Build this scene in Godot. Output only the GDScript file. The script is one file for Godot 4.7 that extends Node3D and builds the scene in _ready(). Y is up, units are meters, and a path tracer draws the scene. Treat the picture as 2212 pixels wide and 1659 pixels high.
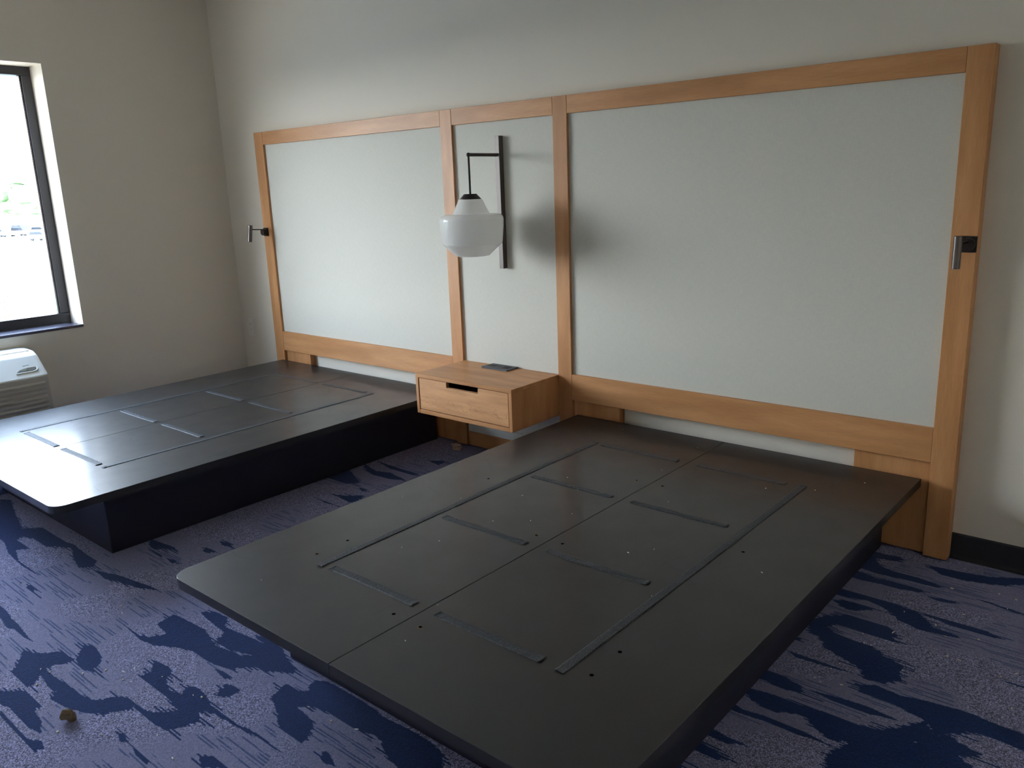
extends Node3D
# A hotel room being fitted out: headboard wall, two bed platforms, floating nightstand, daylight from one window.
# Metres; the headboard's front face is z = 0, the carpet is y = 0, x runs along the headboard wall.

const XL := -2.845      # face of the window wall
const ZW := -0.058      # face of the headboard wall
const XR := 2.5  # face of the unseen right wall, placed to bounce daylight onto the headboard wall
const ZF := 3.75  # face of the unseen wall behind the camera, close enough to return daylight
const CEIL := 2.74
const BED_TOP := 0.2956

var M := {}
var rng := RandomNumberGenerator.new()
var used := {}


func _ready() -> void:
	rng.seed = 11
	# --- camera -------------------------------------------------------------
	var cam := Camera3D.new()
	cam.name = "camera"
	cam.position = Vector3(2.3425, 1.3762, 3.0315)
	cam.rotation = Vector3(-0.2403, 0.7164, -0.0376)
	cam.fov = 50.287
	cam.near = 0.05
	cam.far = 3000.0
	add_child(cam)
	cam.current = true
	# --- overcast sky, the only light ----------------------------------------
	var sky_mat := ProceduralSkyMaterial.new()
	sky_mat.sky_top_color = Color(0.57, 0.67, 0.80)
	sky_mat.sky_horizon_color = Color(0.96, 0.99, 1.0)
	sky_mat.sky_curve = 0.25
	sky_mat.ground_bottom_color = Color(0.5, 0.5, 0.48)
	sky_mat.ground_horizon_color = Color(0.7, 0.7, 0.68)
	var sky := Sky.new()
	sky.sky_material = sky_mat
	var env := Environment.new()
	env.background_mode = Environment.BG_SKY
	env.sky = sky
	env.background_energy_multiplier = 38.0
	env.tonemap_mode = Environment.TONE_MAPPER_LINEAR
	env.tonemap_exposure = 1.0
	env.sdfgi_enabled = true
	env.ssao_enabled = true
	env.ssil_enabled = true
	var we := WorldEnvironment.new()
	we.name = "world_environment"
	we.environment = env
	add_child(we)

	make_materials()
	room()
	window()
	headboard()
	bed("bed_platform", Vector3(-2.307, 0, 0), 0.342, 1.246, [0.392, 0.757, 0.826, 1.196], [1.713, 1.248, 0.766, 0.288], 0.278, 1.722,
		"low black bed platform on the window side of the nightstand, its end glaring with daylight", [])
	bed("bed_platform", Vector3(0.112, 0, 0), 0.318, 1.211, [0.358, 0.718, 0.798, 1.153], [1.72, 1.254, 0.782, 0.32], 0.305, 1.736,
		"low black bed platform away from the window, drilled with screw holes beside its grip strips",
		[0.244, 1.69, 0.242, 1.57, 0.235, 0.896, 0.703, 1.188, 0.807, 1.189, 0.709, 1.789, 0.813, 1.792, 1.276, 1.7, 1.275, 1.583, 0.7, 0.594, 0.806, 0.59, 1.272, 0.921])
	nightstand()
	wall_lamp()
	reading_lamp(Vector3(-2.342, 1.131, 0), Vector3(-2.336, 1.128, 0.124), 0.16,
		"small dark bronze reading lamp on the headboard post nearest the window wall")
	reading_lamp(Vector3(1.712, 1.128, 0), Vector3(1.697, 1.108, 0.088), 0.0,
		"small dark bronze reading lamp on the wide headboard post beside the bare baseboard wall")
	air_conditioner()
	wall_outlet()
	debris()
	outside()


# ---------------------------------------------------------------- bookkeeping
func numbered(called: String) -> String:
	if not used.has(called):
		used[called] = 0
		return called
	used[called] += 1
	return "%s_%03d" % [called, used[called]]


func tag(o: Node3D, label: String, category := "", group := "", kind := "") -> Node3D:
	o.set_meta("label", label)
	if category: o.set_meta("category", category)
	if group: o.set_meta("group", group)
	if kind: o.set_meta("kind", kind)
	return o


func thing(called: String, at: Vector3, label: String, category: String, group := "") -> Node3D:
	var o := Node3D.new()
	o.name = numbered(called)
	add_child(o)
	o.position = at
	tag(o, label, category, group)
	return o


func obj(called: String, m: Mesh, material: Material, parent: Node = null) -> MeshInstance3D:
	var o := MeshInstance3D.new()
	o.name = called if parent else numbered(called)
	o.mesh = m
	o.material_override = null
	for i in m.get_surface_count():
		m.surface_set_material(i, material)
	(parent if parent else self).add_child(o, true)
	return o


func structure(called: String, m: Mesh, material: Material, label: String) -> MeshInstance3D:
	var o := obj(called, m, material)
	tag(o, label, "", "", "structure")
	return o


# ---------------------------------------------------------------- mesh helpers
func begin() -> SurfaceTool:
	var st := SurfaceTool.new()
	st.begin(Mesh.PRIMITIVE_TRIANGLES)
	return st


func uv_of(p: Vector3, n: Vector3, g: int) -> Vector2:
	var k := 0
	var a := n.abs()
	if a.y > a.x and a.y >= a.z: k = 1
	elif a.z > a.x: k = 2
	var i := (k + 1) % 3
	var j := (k + 2) % 3
	if g == j: return Vector2(p[j], p[i])
	return Vector2(p[i], p[j])


func tri(st: SurfaceTool, a: Vector3, b: Vector3, c: Vector3, n: Vector3, g := 0, off := Vector2.ZERO) -> void:
	if (b - a).cross(c - a).dot(n) > 0.0:
		var t := b
		b = c
		c = t
	for p in [a, b, c]:
		st.set_normal(n)
		st.set_uv(uv_of(p, n, g) + off)
		st.add_vertex(p)


func quad(st: SurfaceTool, a: Vector3, b: Vector3, c: Vector3, d: Vector3, n: Vector3, g := 0, off := Vector2.ZERO) -> void:
	tri(st, a, b, c, n, g, off)
	tri(st, a, c, d, n, g, off)


func box(st: SurfaceTool, lo: Vector3, hi: Vector3, bev := 0.0, g := 0, off := Vector2.ZERO) -> void:
	var at := func(k: int, s: Array) -> Vector3:
		var p := Vector3.ZERO
		for a in 3:
			p[a] = hi[a] if s[a] > 0 else lo[a]
			if a != k: p[a] -= s[a] * bev
		return p
	for k in 3:
		var i := (k + 1) % 3
		var j := (k + 2) % 3
		for s in [-1, 1]:
			var q := []
			for c in [[-1, -1], [1, -1], [1, 1], [-1, 1]]:
				var sg := [0, 0, 0]
				sg[k] = s
				sg[i] = c[0]
				sg[j] = c[1]
				q.append(at.call(k, sg))
			var n := Vector3.ZERO
			n[k] = s
			quad(st, q[0], q[1], q[2], q[3], n, g, off)
			if bev <= 0.0: continue
			for t in [-1, 1]:       # edges between face k and face i, along j
				var e0 := [0, 0, 0]
				e0[k] = s
				e0[i] = t
				e0[j] = -1
				var e1 := e0.duplicate()
				e1[j] = 1
				var ne := Vector3.ZERO
				ne[k] = s
				ne[i] = t
				quad(st, at.call(k, e0), at.call(k, e1), at.call(i, e1), at.call(i, e0), ne.normalized(), g, off)
	if bev > 0.0:
		for sx in [-1, 1]:
			for sy in [-1, 1]:
				for sz in [-1, 1]:
					var s := [sx, sy, sz]
					tri(st, at.call(0, s), at.call(1, s), at.call(2, s), Vector3(sx, sy, sz).normalized(), g, off)


func box_mesh(lo: Vector3, hi: Vector3, bev := 0.0, g := 0) -> ArrayMesh:
	var st := begin()
	box(st, lo, hi, bev, g, Vector2(rng.randf() * 7.0, rng.randf() * 7.0))
	return st.commit()


func inset(poly: PackedVector2Array, by: float) -> PackedVector2Array:
	var area := 0.0
	for i in poly.size():
		area += poly[i].cross(poly[(i + 1) % poly.size()])
	var sgn := 1.0 if area > 0.0 else -1.0
	var out := PackedVector2Array()
	for i in poly.size():
		var p := poly[i]
		var d0 := (p - poly[i - 1]).normalized()
		var d1 := (poly[(i + 1) % poly.size()] - p).normalized()
		var n0 := Vector2(-d0.y, d0.x) * sgn
		var n1 := Vector2(-d1.y, d1.x) * sgn
		var m := (n0 + n1).normalized()
		out.append(p + m * by / maxf(0.3, m.dot(n0)))
	return out


# polygon (u, v) pushed along u x v's side "n" from o to o + n * depth, with a bevelled far edge
func extrude(st: SurfaceTool, poly: PackedVector2Array, o: Vector3, u: Vector3, v: Vector3, n: Vector3, depth: float, bev := 0.0, g := 0, off := Vector2.ZERO) -> void:
	var inner := inset(poly, bev) if bev > 0.0 else poly
	var at := func(p: Vector2, h: float) -> Vector3: return o + u * p.x + v * p.y + n * h
	var index := Geometry2D.triangulate_polygon(inner)
	for i in range(0, index.size(), 3):
		tri(st, at.call(inner[index[i]], depth), at.call(inner[index[i + 1]], depth), at.call(inner[index[i + 2]], depth), n, g, off)
	index = Geometry2D.triangulate_polygon(poly)
	for i in range(0, index.size(), 3):
		tri(st, at.call(poly[index[i]], 0.0), at.call(poly[index[i + 1]], 0.0), at.call(poly[index[i + 2]], 0.0), -n, g, off)
	var area := 0.0
	for i in poly.size():
		area += poly[i].cross(poly[(i + 1) % poly.size()])
	for i in poly.size():
		var a := poly[i]
		var j := (i + 1) % poly.size()
		var b := poly[j]
		var d := (b - a).normalized() * signf(area)
		var side := u * d.y - v * d.x
		quad(st, at.call(a, 0.0), at.call(b, 0.0), at.call(b, depth - bev), at.call(a, depth - bev), side, g, off)
		if bev > 0.0:
			quad(st, at.call(a, depth - bev), at.call(b, depth - bev), at.call(inner[j], depth), at.call(inner[i], depth), (side + n).normalized(), g, off)


# profile from the top down, (radius, height); sharp where the profile turns by more than 35 degrees
func lathe(st: SurfaceTool, profile: Array, centre: Vector3, seg := 48, basis := Basis.IDENTITY) -> void:
	var ns := []
	for i in profile.size() - 1:
		var d: Vector2 = profile[i + 1] - profile[i]
		ns.append(Vector2(-d.y, d.x).normalized())
	for i in profile.size() - 1:
		var n0: Vector2 = ns[i]
		var n1: Vector2 = ns[i]
		if i > 0 and ns[i - 1].dot(ns[i]) > 0.8: n0 = (ns[i - 1] + ns[i]).normalized()
		if i < ns.size() - 1 and ns[i + 1].dot(ns[i]) > 0.8: n1 = (ns[i + 1] + ns[i]).normalized()
		var p: Vector2 = profile[i]
		var q: Vector2 = profile[i + 1]
		for k in seg:
			var a0 := TAU * k / seg
			var a1 := TAU * (k + 1) / seg
			var e0 := Vector3(cos(a0), 0, sin(a0))
			var e1 := Vector3(cos(a1), 0, sin(a1))
			var vs := [[p, n0, e0], [p, n0, e1], [q, n1, e1], [q, n1, e0]]
			var pts := []
			var nn := []
			for w in vs:
				pts.append(centre + basis * (w[2] * w[0].x + Vector3.UP * w[0].y))
				nn.append(basis * (w[2] * w[1].x + Vector3.UP * w[1].y))
			for t in [[0, 1, 2], [0, 2, 3]]:
				var x: Vector3 = pts[t[0]]
				var y: Vector3 = pts[t[1]]
				var z: Vector3 = pts[t[2]]
				var order: Array = t
				if (y - x).cross(z - x).dot(nn[t[0]] + nn[t[1]] + nn[t[2]]) > 0.0: order = [t[0], t[2], t[1]]
				for m in order:
					st.set_normal(nn[m])
					st.set_uv(Vector2(pts[m].x + pts[m].z, pts[m].y))
					st.add_vertex(pts[m])


func turned(from: Vector3, to: Vector3) -> Basis:
	var y := (to - from).normalized()
	var x := y.cross(Vector3(0.31, 0.2, 0.93)).normalized()
	return Basis(x, y, x.cross(y))


func rod(st: SurfaceTool, from: Vector3, to: Vector3, r: float, seg := 20, bev := 0.0008) -> void:
	var l := from.distance_to(to)
	lathe(st, [Vector2(0, l), Vector2(r - bev, l), Vector2(r, l - bev), Vector2(r, bev), Vector2(r - bev, 0), Vector2(0, 0)], from, seg, turned(from, to))


func rod_mesh(from: Vector3, to: Vector3, r: float, seg := 20) -> ArrayMesh:
	var st := begin()
	rod(st, from, to, r, seg)
	return st.commit()


func rounded(lo: Vector2, hi: Vector2, r: Array, n := 8) -> PackedVector2Array:
	# r: radius at (lo,lo), (hi,lo), (hi,hi), (lo,hi)
	var out := PackedVector2Array()
	var c := [lo, Vector2(hi.x, lo.y), hi, Vector2(lo.x, hi.y)]
	var inn := [Vector2(1, 1), Vector2(-1, 1), Vector2(-1, -1), Vector2(1, -1)]
	for k in 4:
		var rad: float = r[k]
		if rad <= 0.0:
			out.append(c[k])
			continue
		var m: Vector2 = c[k] + inn[k] * rad
		for i in n + 1:
			var a := PI + k * PI / 2.0 + i * PI / 2.0 / n
			out.append(m + Vector2(cos(a), sin(a)) * rad)
	return out


# ---------------------------------------------------------------- textures and materials
func grain(w: int, h: int, frequency: float, seed_: int, octaves := 1) -> Image:
	var n := FastNoiseLite.new()
	n.seed = seed_
	n.noise_type = FastNoiseLite.TYPE_SIMPLEX_SMOOTH
	n.frequency = frequency
	n.fractal_type = FastNoiseLite.FRACTAL_FBM if octaves > 1 else FastNoiseLite.FRACTAL_NONE
	n.fractal_octaves = octaves
	var im := n.get_seamless_image(w, h)
	im.convert(Image.FORMAT_L8)
	return im


func stretched(w: int, h: int, nw: int, nh: int, frequency: float, seed_: int) -> PackedByteArray:
	var im := grain(nw, nh, frequency, seed_, 2)
	im.resize(w, h, Image.INTERPOLATE_CUBIC)
	return im.get_data()


func to_texture(data: PackedByteArray, w: int, h: int, format: Image.Format) -> ImageTexture:
	return ImageTexture.create_from_image(Image.create_from_data(w, h, false, format, data))


func hash01(a: int, b: int) -> float:
	var h := (a * 374761393 + b * 668265263) & 0x7fffffff
	h = ((h ^ (h >> 13)) * 1274126177) & 0x7fffffff
	return float((h ^ (h >> 16)) & 0xffff) / 65535.0


func mat(c: Color, rough: float, spec := 0.5) -> StandardMaterial3D:
	var m := StandardMaterial3D.new()
	m.albedo_color = c
	m.roughness = rough
	m.metallic_specular = spec
	return m


func rgb8(r: int, g: int, b: int) -> Color:
	return Color8(r, g, b)


func veneer(seed_: int, cathedral: bool) -> ImageTexture:
	# grain along u; the picture spans 1.2 m by 0.3 m
	var w := 1024
	var h := 512
	var broad := stretched(w, h, 24, 64, 0.06, seed_)
	var fine := stretched(w, h, 40, 512, 0.35, seed_ + 1)
	var pore := stretched(w, h, 128, 512, 0.6, seed_ + 2)
	var wob := grain(w, h, 0.008, seed_ + 3, 3).get_data()
	var data := PackedByteArray()
	data.resize(w * h * 3)
	for y in h:
		for x in w:
			var i := y * w + x
			var t := 0.5 + (broad[i] / 255.0 - 0.5) * 0.55 + (fine[i] / 255.0 - 0.5) * 0.5
			if cathedral:
				var v := (y / float(h) - 0.47) * 5.2
				var u := x / float(w) * 2.1
				var ring := fposmod(u * 4.2 - v * v * 1.6 * (0.55 + u * 0.3) + (wob[i] / 255.0 - 0.5) * 2.0, 1.0)
				if ring > 0.82 and absf(v + 0.5) < 1.2: t -= (ring - 0.82) * 4.2 * (1.2 - absf(v + 0.5))
			if pore[i] > 182: t -= (pore[i] - 182) / 255.0 * 1.1
			t = clampf(t, 0.0, 1.0)
			var lift := 22.0 if cathedral else 0.0
			data[i * 3] = int(lerpf(168, 215, t) + lift)
			data[i * 3 + 1] = int(lerpf(114, 159, t) + lift)
			data[i * 3 + 2] = int(lerpf(68, 108, t) + lift)
	return to_texture(data, w, h, Image.FORMAT_RGB8)


func wood(tex: ImageTexture) -> StandardMaterial3D:
	var m := mat(Color.WHITE, 0.44, 0.45)
	m.albedo_texture = tex
	m.uv1_scale = Vector3(1.0 / 1.2, 1.0 / 0.3, 1)
	return m


func make_materials() -> void:
	var paint := mat(rgb8(225, 216, 201), 0.75, 0.4)
	paint.heightmap_enabled = true
	paint.heightmap_texture = ImageTexture.create_from_image(grain(512, 512, 0.07, 61, 3))
	paint.heightmap_scale = 0.02
	paint.uv1_scale = Vector3(3, 3, 3)
	M.paint = paint
	M.ceiling = mat(rgb8(216, 213, 204), 0.9, 0.3)

	var wood_tex := veneer(31, false)
	M.wood = wood(wood_tex)
	M.drawer_wood = wood(veneer(57, true))
	M.drawer_wood.uv1_scale = Vector3(1.0 / 0.62, 1.0 / 0.17, 1)

	# linen-look wallcovering of the headboard panels
	var w := 512
	var th := stretched(w, w, 32, 512, 0.4, 71)
	var tv := stretched(w, w, 512, 32, 0.4, 72)
	var cloth := PackedByteArray()
	cloth.resize(w * w * 3)
	var relief := PackedByteArray()
	relief.resize(w * w)
	for i in w * w:
		var t := (th[i] + tv[i]) / 510.0
		relief[i] = int(t * 255.0)
		cloth[i * 3] = int(lerpf(202, 219, t))
		cloth[i * 3 + 1] = int(lerpf(199, 215, t))
		cloth[i * 3 + 2] = int(lerpf(188, 203, t))
	var linen := mat(Color.WHITE, 0.68, 0.2)
	linen.albedo_texture = to_texture(cloth, w, w, Image.FORMAT_RGB8)
	linen.heightmap_enabled = true
	linen.heightmap_texture = to_texture(relief, w, w, Image.FORMAT_L8)
	linen.heightmap_scale = 0.04
	linen.uv1_scale = Vector3(2.5, 2.5, 1)
	M.linen = linen

	# black laminate of the bed decks: wiped dust and scuffs
	var smear := stretched(1024, 1024, 64, 256, 0.05, 81)
	var speck := grain(1024, 1024, 0.5, 83).get_data()
	var cloud := grain(1024, 1024, 0.012, 84, 4).get_data()
	var deck := PackedByteArray()
	deck.resize(1024 * 1024 * 3)
	var gloss := PackedByteArray()
	gloss.resize(1024 * 1024)
	for i in 1024 * 1024:
		var dust := clampf((smear[i] / 255.0 - 0.62) * 1.6, 0.0, 1.0) * clampf((cloud[i] / 255.0 - 0.5) * 4.0, 0.0, 1.0)
		var v := 28.0 + dust * 20.0 + (speck[i] / 255.0 - 0.5) * 6.0
		deck[i * 3] = int(v + 1.0)
		deck[i * 3 + 1] = int(v - 1.0)
		deck[i * 3 + 2] = int(v - 1.0)
		gloss[i] = int(clampf(126.0 + (cloud[i] / 255.0 - 0.5) * 16.0 + dust * 16.0, 30.0, 200.0))
	# short pale scuffs left by tools and boots
	var sr := RandomNumberGenerator.new()
	sr.seed = 19
	for k in 90:
		var p := Vector2(sr.randf() * 1024.0, sr.randf() * 1024.0)
		var dir := Vector2.from_angle(sr.randf() * TAU)
		var turn := (sr.randf() - 0.5) * 0.03
		var strength := 6.0 + sr.randf() * 16.0
		for q in int(12.0 + sr.randf() * 70.0):
			p += dir
			dir = dir.rotated(turn)
			var at := (int(p.y) & 1023) * 1024 + (int(p.x) & 1023)
			for m in 3: deck[at * 3 + m] = mini(90, int(deck[at * 3 + m] + strength * sr.randf()))
			gloss[at] = mini(200, gloss[at] + 25)
	var lam := mat(Color.WHITE, 1.0, 0.45)
	lam.albedo_texture = to_texture(deck, 1024, 1024, Image.FORMAT_RGB8)
	lam.roughness_texture = to_texture(gloss, 1024, 1024, Image.FORMAT_L8)
	lam.clearcoat_enabled = true
	lam.clearcoat = 0.45
	lam.clearcoat_roughness = 0.2
	lam.uv1_scale = Vector3(0.45, 0.45, 1)
	M.laminate = lam
	M.plinth = mat(rgb8(38, 37, 52), 0.5, 0.4)

	var fuzz := grain(256, 256, 0.35, 91).get_data()
	var fz := PackedByteArray()
	fz.resize(256 * 256 * 3)
	for i in 256 * 256:
		var v := int(12 + 160 * pow(fuzz[i] / 255.0, 2.9))
		fz[i * 3] = v
		fz[i * 3 + 1] = v + 3
		fz[i * 3 + 2] = v + 7
	var grip := mat(Color.WHITE, 0.6, 0.5)
	grip.albedo_texture = to_texture(fz, 256, 256, Image.FORMAT_RGB8)
	grip.uv1_scale = Vector3(5, 5, 1)
	M.grip = grip

	var bronze := mat(rgb8(52, 44, 42), 0.38, 0.5)
	bronze.metallic = 0.55
	M.bronze = bronze
	var satin := mat(rgb8(104, 97, 93), 0.42, 0.5)
	satin.metallic = 0.75
	M.satin = satin
	var brushed := mat(rgb8(104, 96, 92), 0.27, 0.5)
	brushed.metallic = 0.7
	M.brushed = brushed
	var opal := mat(rgb8(240, 238, 234), 0.6, 0.0)
	opal.clearcoat_enabled = true
	opal.clearcoat = 1.0
	opal.clearcoat_roughness = 0.02
	opal.backlight_enabled = true
	opal.backlight = Color(0.95, 0.95, 0.94)
	M.opal = opal
	M.outlet_grey = mat(rgb8(62, 63, 66), 0.45)
	M.black = mat(rgb8(10, 10, 11), 0.6)
	M.hole_shade = mat(rgb8(4, 4, 4), 1.0, 0.0)  # matte black standing for the shade inside drilled holes
	M.white_plastic = mat(rgb8(226, 226, 220), 0.4)
	M.unit_plastic = mat(rgb8(224, 224, 217), 0.45)
	M.grille_plastic = mat(rgb8(176, 171, 162), 0.5)
	M.cover_plate = mat(rgb8(222, 218, 208), 0.4)
	var alu := mat(rgb8(58, 58, 62), 0.4, 0.5)
	alu.metallic = 0.2
	M.alu = alu
	M.sill = mat(rgb8(74, 72, 84), 0.25, 0.5)
	var glass := mat(Color(1, 1, 1, 0.06), 0.02, 0.5)
	glass.transparency = BaseMaterial3D.TRANSPARENCY_ALPHA
	M.glass = glass
	M.cove = mat(rgb8(44, 43, 50), 0.55, 0.4)
	M.crumb = mat(rgb8(238, 231, 214), 0.9, 0.3)
	M.chip_wood = mat(rgb8(110, 96, 78), 0.8, 0.3)
	M.plaster = mat(rgb8(214, 180, 158), 0.9, 0.3)
	M.carpet = carpet()


# one dyed blot of the carpet's print, (x, z) in centimetres; its ends fray along the rows of tufts
func blot(im: Image, pts: Array) -> void:
	var p := PackedVector2Array()
	var lo := 1e9
	var hi := -1e9
	for i in range(0, pts.size(), 2):
		var q := Vector2((pts[i] * 0.01 + 2.2) * 445.217, (pts[i + 1] * 0.01 + 0.1) * 445.217)
		p.append(q)
		lo = minf(lo, q.y)
		hi = maxf(hi, q.y)
	for y in range(int(lo), int(hi) + 1):
		var xs := []
		for i in p.size():
			var a := p[i]
			var b := p[(i + 1) % p.size()]
			if (a.y <= y) != (b.y <= y): xs.append(a.x + (b.x - a.x) * (y - a.y) / (b.y - a.y))
		xs.sort()
		var row := y / 2
		for i in range(0, xs.size() - 1, 2):
			var l := hash01(row, 3)
			var r := hash01(row, 9)
			var combed := 1.0 if row % 2 == 0 else 0.12
			var x0: float = xs[i] - (hash01(row, 5) - 0.35) * 6.0 - l * l * combed * 34.0 * hash01(row / 9, 15)
			var x1: float = xs[i + 1] + (hash01(row, 7) - 0.35) * 6.0 + r * r * combed * 46.0 * hash01(row / 9, 17)
			if x1 > x0: im.fill_rect(Rect2i(int(x0), y, maxi(1, int(x1 - x0)), 1), Color.WHITE)


func carpet() -> StandardMaterial3D:
	var w := 2048
	var h := 1536
	var im := Image.create(w, h, false, Image.FORMAT_L8)
	blot(im, [-193,187, -189,184, -164,190, -145,194, -139,188, -128,188, -115,188, -108,187, -97,188, -85,188, -81,191, -84,195, -93,193, -106,189, -113,192, -116,195, -130,195, -137,197, -134,200, -127,205, -136,204, -142,204])
	blot(im, [-136,204, -134,200, -120,200, -123,204, -112,207, -100,207, -87,207, -104,208, -122,207])
	blot(im, [-76,192, -63,188, -55,187, -44,185, -41,185, -50,189, -61,191, -66,193])
	blot(im, [-84,214, -84,212, -79,212, -78,214])
	blot(im, [-77,225, -70,225, -62,226, -56,226, -45,227, -39,227, -46,228, -54,228, -57,229, -68,228])
	blot(im, [-37,231, -33,230, -29,227, -26,224, -18,223, -18,226, -21,229, -20,231, -13,231, -5,230, -5,234, -10,234, -18,233, -15,236, -15,238, -22,238, -26,238, -32,234])
	blot(im, [-5,234, -5,230, 1,230, 8,229, 10,227, 13,223, 16,222, 20,222, 21,224, 18,228, 15,231, 11,233, 5,235, -2,236])
	blot(im, [-24,218, -22,216, -14,217, -10,219, -7,223, -12,224, -17,223, -21,220])
	blot(im, [3,208, 10,207, 13,208, 15,211, 20,213, 26,212, 24,209, 27,207, 34,208, 39,210, 37,212, 34,216, 25,215, 15,215, 7,215, 8,212])
	blot(im, [38,209, 46,209, 52,209, 59,208, 65,208, 57,209, 50,210, 43,210, 37,212, 40,215, 40,218, 38,222, 34,223, 27,223, 21,223, 22,222, 28,221, 31,218, 33,215])
	blot(im, [34,206, 32,201, 38,200, 38,204])
	blot(im, [-27,204, -15,204, -11,202, -9,198, -18,197, -19,190, -2,189, 10,192, 22,190, 26,187, 33,182, 42,184, 36,190, 30,191, 26,196, 17,198, 7,198, 1,200, -6,204, -13,205])
	blot(im, [-13,184, -10,181, -3,180, 2,184, 11,183, 20,182, 31,181, 33,183, 26,187, 18,190, 8,191, 6,186, -7,185])
	blot(im, [22,199, 26,198, 30,198, 29,200])
	blot(im, [-19,244, -16,242, -12,239, -1,239, -1,241, 7,242, 11,244, 7,245, 0,245, -8,245, -11,246])
	blot(im, [-8,247, -1,247, 7,247, 12,247, 16,245, 19,246, 19,248, 14,248, 5,248, -5,248])
	blot(im, [37,231, 41,231, 46,231, 46,232, 41,232])
	blot(im, [55,222, 58,220, 64,220, 59,224])
	blot(im, [29,231, 31,230, 34,231, 32,232])
	blot(im, [48,197, 46,190, 51,190, 54,189, 51,184, 56,182, 62,183, 64,188, 71,191, 68,191, 65,191, 60,192, 58,194, 58,195, 61,195, 65,196, 68,198, 71,201, 71,203, 69,203, 66,203, 61,203, 58,201, 52,198])
	blot(im, [56,182, 71,182, 80,183, 92,182, 102,183, 107,188, 99,194, 94,193, 89,191, 85,189, 81,190, 76,191, 71,191, 64,188, 62,183])
	blot(im, [16,181, 17,179, 29,180, 33,182, 43,185, 41,187, 34,189, 25,188, 29,185, 28,183])
	blot(im, [79,203, 79,201, 83,202, 85,203, 82,204])
	blot(im, [146,5, 155,6, 160,5, 160,9, 153,11, 155,16, 161,18, 170,18, 178,20, 173,22, 165,22, 157,23, 146,21])
	blot(im, [146,26, 152,25, 158,27, 163,26, 172,26, 173,28, 167,30, 161,30, 154,31, 147,30])
	blot(im, [176,30, 183,28, 183,30, 179,31])
	blot(im, [146,43, 154,41, 161,41, 166,41, 172,42, 176,43, 181,49, 188,50, 190,51, 186,52, 179,53, 172,51, 167,46, 161,44, 153,46, 148,46])
	blot(im, [151,50, 157,48, 164,48, 162,51, 157,54, 154,52])
	blot(im, [175,42, 183,42, 193,42, 200,44, 196,45, 186,45])
	blot(im, [150,68, 154,62, 159,57, 165,57, 171,57, 174,60, 174,63, 178,64, 172,65, 165,65, 158,65, 156,67, 158,70, 157,75, 154,75])
	blot(im, [158,70, 164,71, 170,71, 174,74, 180,76, 182,84, 179,88, 174,89, 172,85, 168,83, 160,80, 156,75])
	blot(im, [145,103, 151,101, 156,101, 162,103, 162,106, 157,107, 152,106, 148,106])
	blot(im, [145,113, 152,112, 158,111, 165,111, 171,110, 180,110, 184,109, 188,105, 192,98, 196,103, 190,112, 184,116, 180,118, 175,120, 168,115, 165,115, 160,118, 155,117, 150,114])
	blot(im, [192,98, 189,97, 184,96, 176,96, 173,93, 178,90, 184,91, 192,89, 200,88, 207,89, 212,89, 216,90, 216,96, 213,96, 208,95, 202,96, 199,99, 196,103])
	blot(im, [180,118, 184,116, 190,112, 196,103, 199,99, 199,101, 203,103, 207,103, 202,107, 205,110, 208,115, 185,132, 179,131, 177,126, 178,124])
	blot(im, [146,120, 153,122, 160,121, 169,121, 175,122, 169,123, 161,123, 152,124])
	blot(im, [146,134, 151,134, 157,135, 159,135, 156,137, 152,137, 147,137])
	blot(im, [145,143, 148,140, 154,141, 159,142, 157,144, 152,144, 148,145, 145,146])
	blot(im, [169,6, 180,5, 189,3, 197,-2, 202,-1, 203,4, 198,3, 191,8, 182,11, 175,11])
	blot(im, [187,22, 194,23, 202,24, 205,24, 199,25])
	blot(im, [164,103, 170,102, 178,101, 187,102, 180,104, 171,104])
	blot(im, [145,81, 153,79, 152,81, 147,82])
	blot(im, [152,88, 161,88, 171,88, 166,89, 156,90])
	blot(im, [206,67, 209,67, 212,67, 209,68])
	blot(im, [142,150, 145,149, 149,149, 152,152, 150,159, 145,160, 142,156])
	blot(im, [-90,51, -73,56, -66,53, -51,56, -59,59, -70,60, -77,58])
	blot(im, [-85,45, -70,46, -53,46, -54,49, -70,49])
	blot(im, [-94,64, -91,60, -68,71, -72,76, -88,76])
	blot(im, [-67,89, -59,86, -52,81, -50,87, -51,90, -60,89])
	blot(im, [-63,75, -57,75, -58,78])
	blot(im, [-63,29, -56,25, -54,31])
	blot(im, [-69,96, -57,96, -51,96, -59,97])
	blot(im, [-87,165, -78,164, -71,163, -68,164, -74,166, -77,169, -83,168])
	blot(im, [-64,170, -59,169, -58,171])
	blot(im, [-61,149, -56,147, -52,149, -57,150])
	blot(im, [-59,158, -59,155, -53,155, -55,157, -57,158])
	blot(im, [-79,170, -68,170, -67,171])
	var mask := im.get_data()
	var drift := stretched(w, h, 96, 384, 0.055, 101)
	var comb := stretched(w, h, 64, 768, 0.3, 102)
	var zone := grain(w / 4, h / 4, 0.018, 103, 2)
	zone.resize(w, h, Image.INTERPOLATE_CUBIC)
	var zones := zone.get_data()
	var r := RandomNumberGenerator.new()
	r.seed = 5
	var data := PackedByteArray()
	data.resize(w * h * 3)
	var relief := PackedByteArray()
	relief.resize(w * h)
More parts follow.
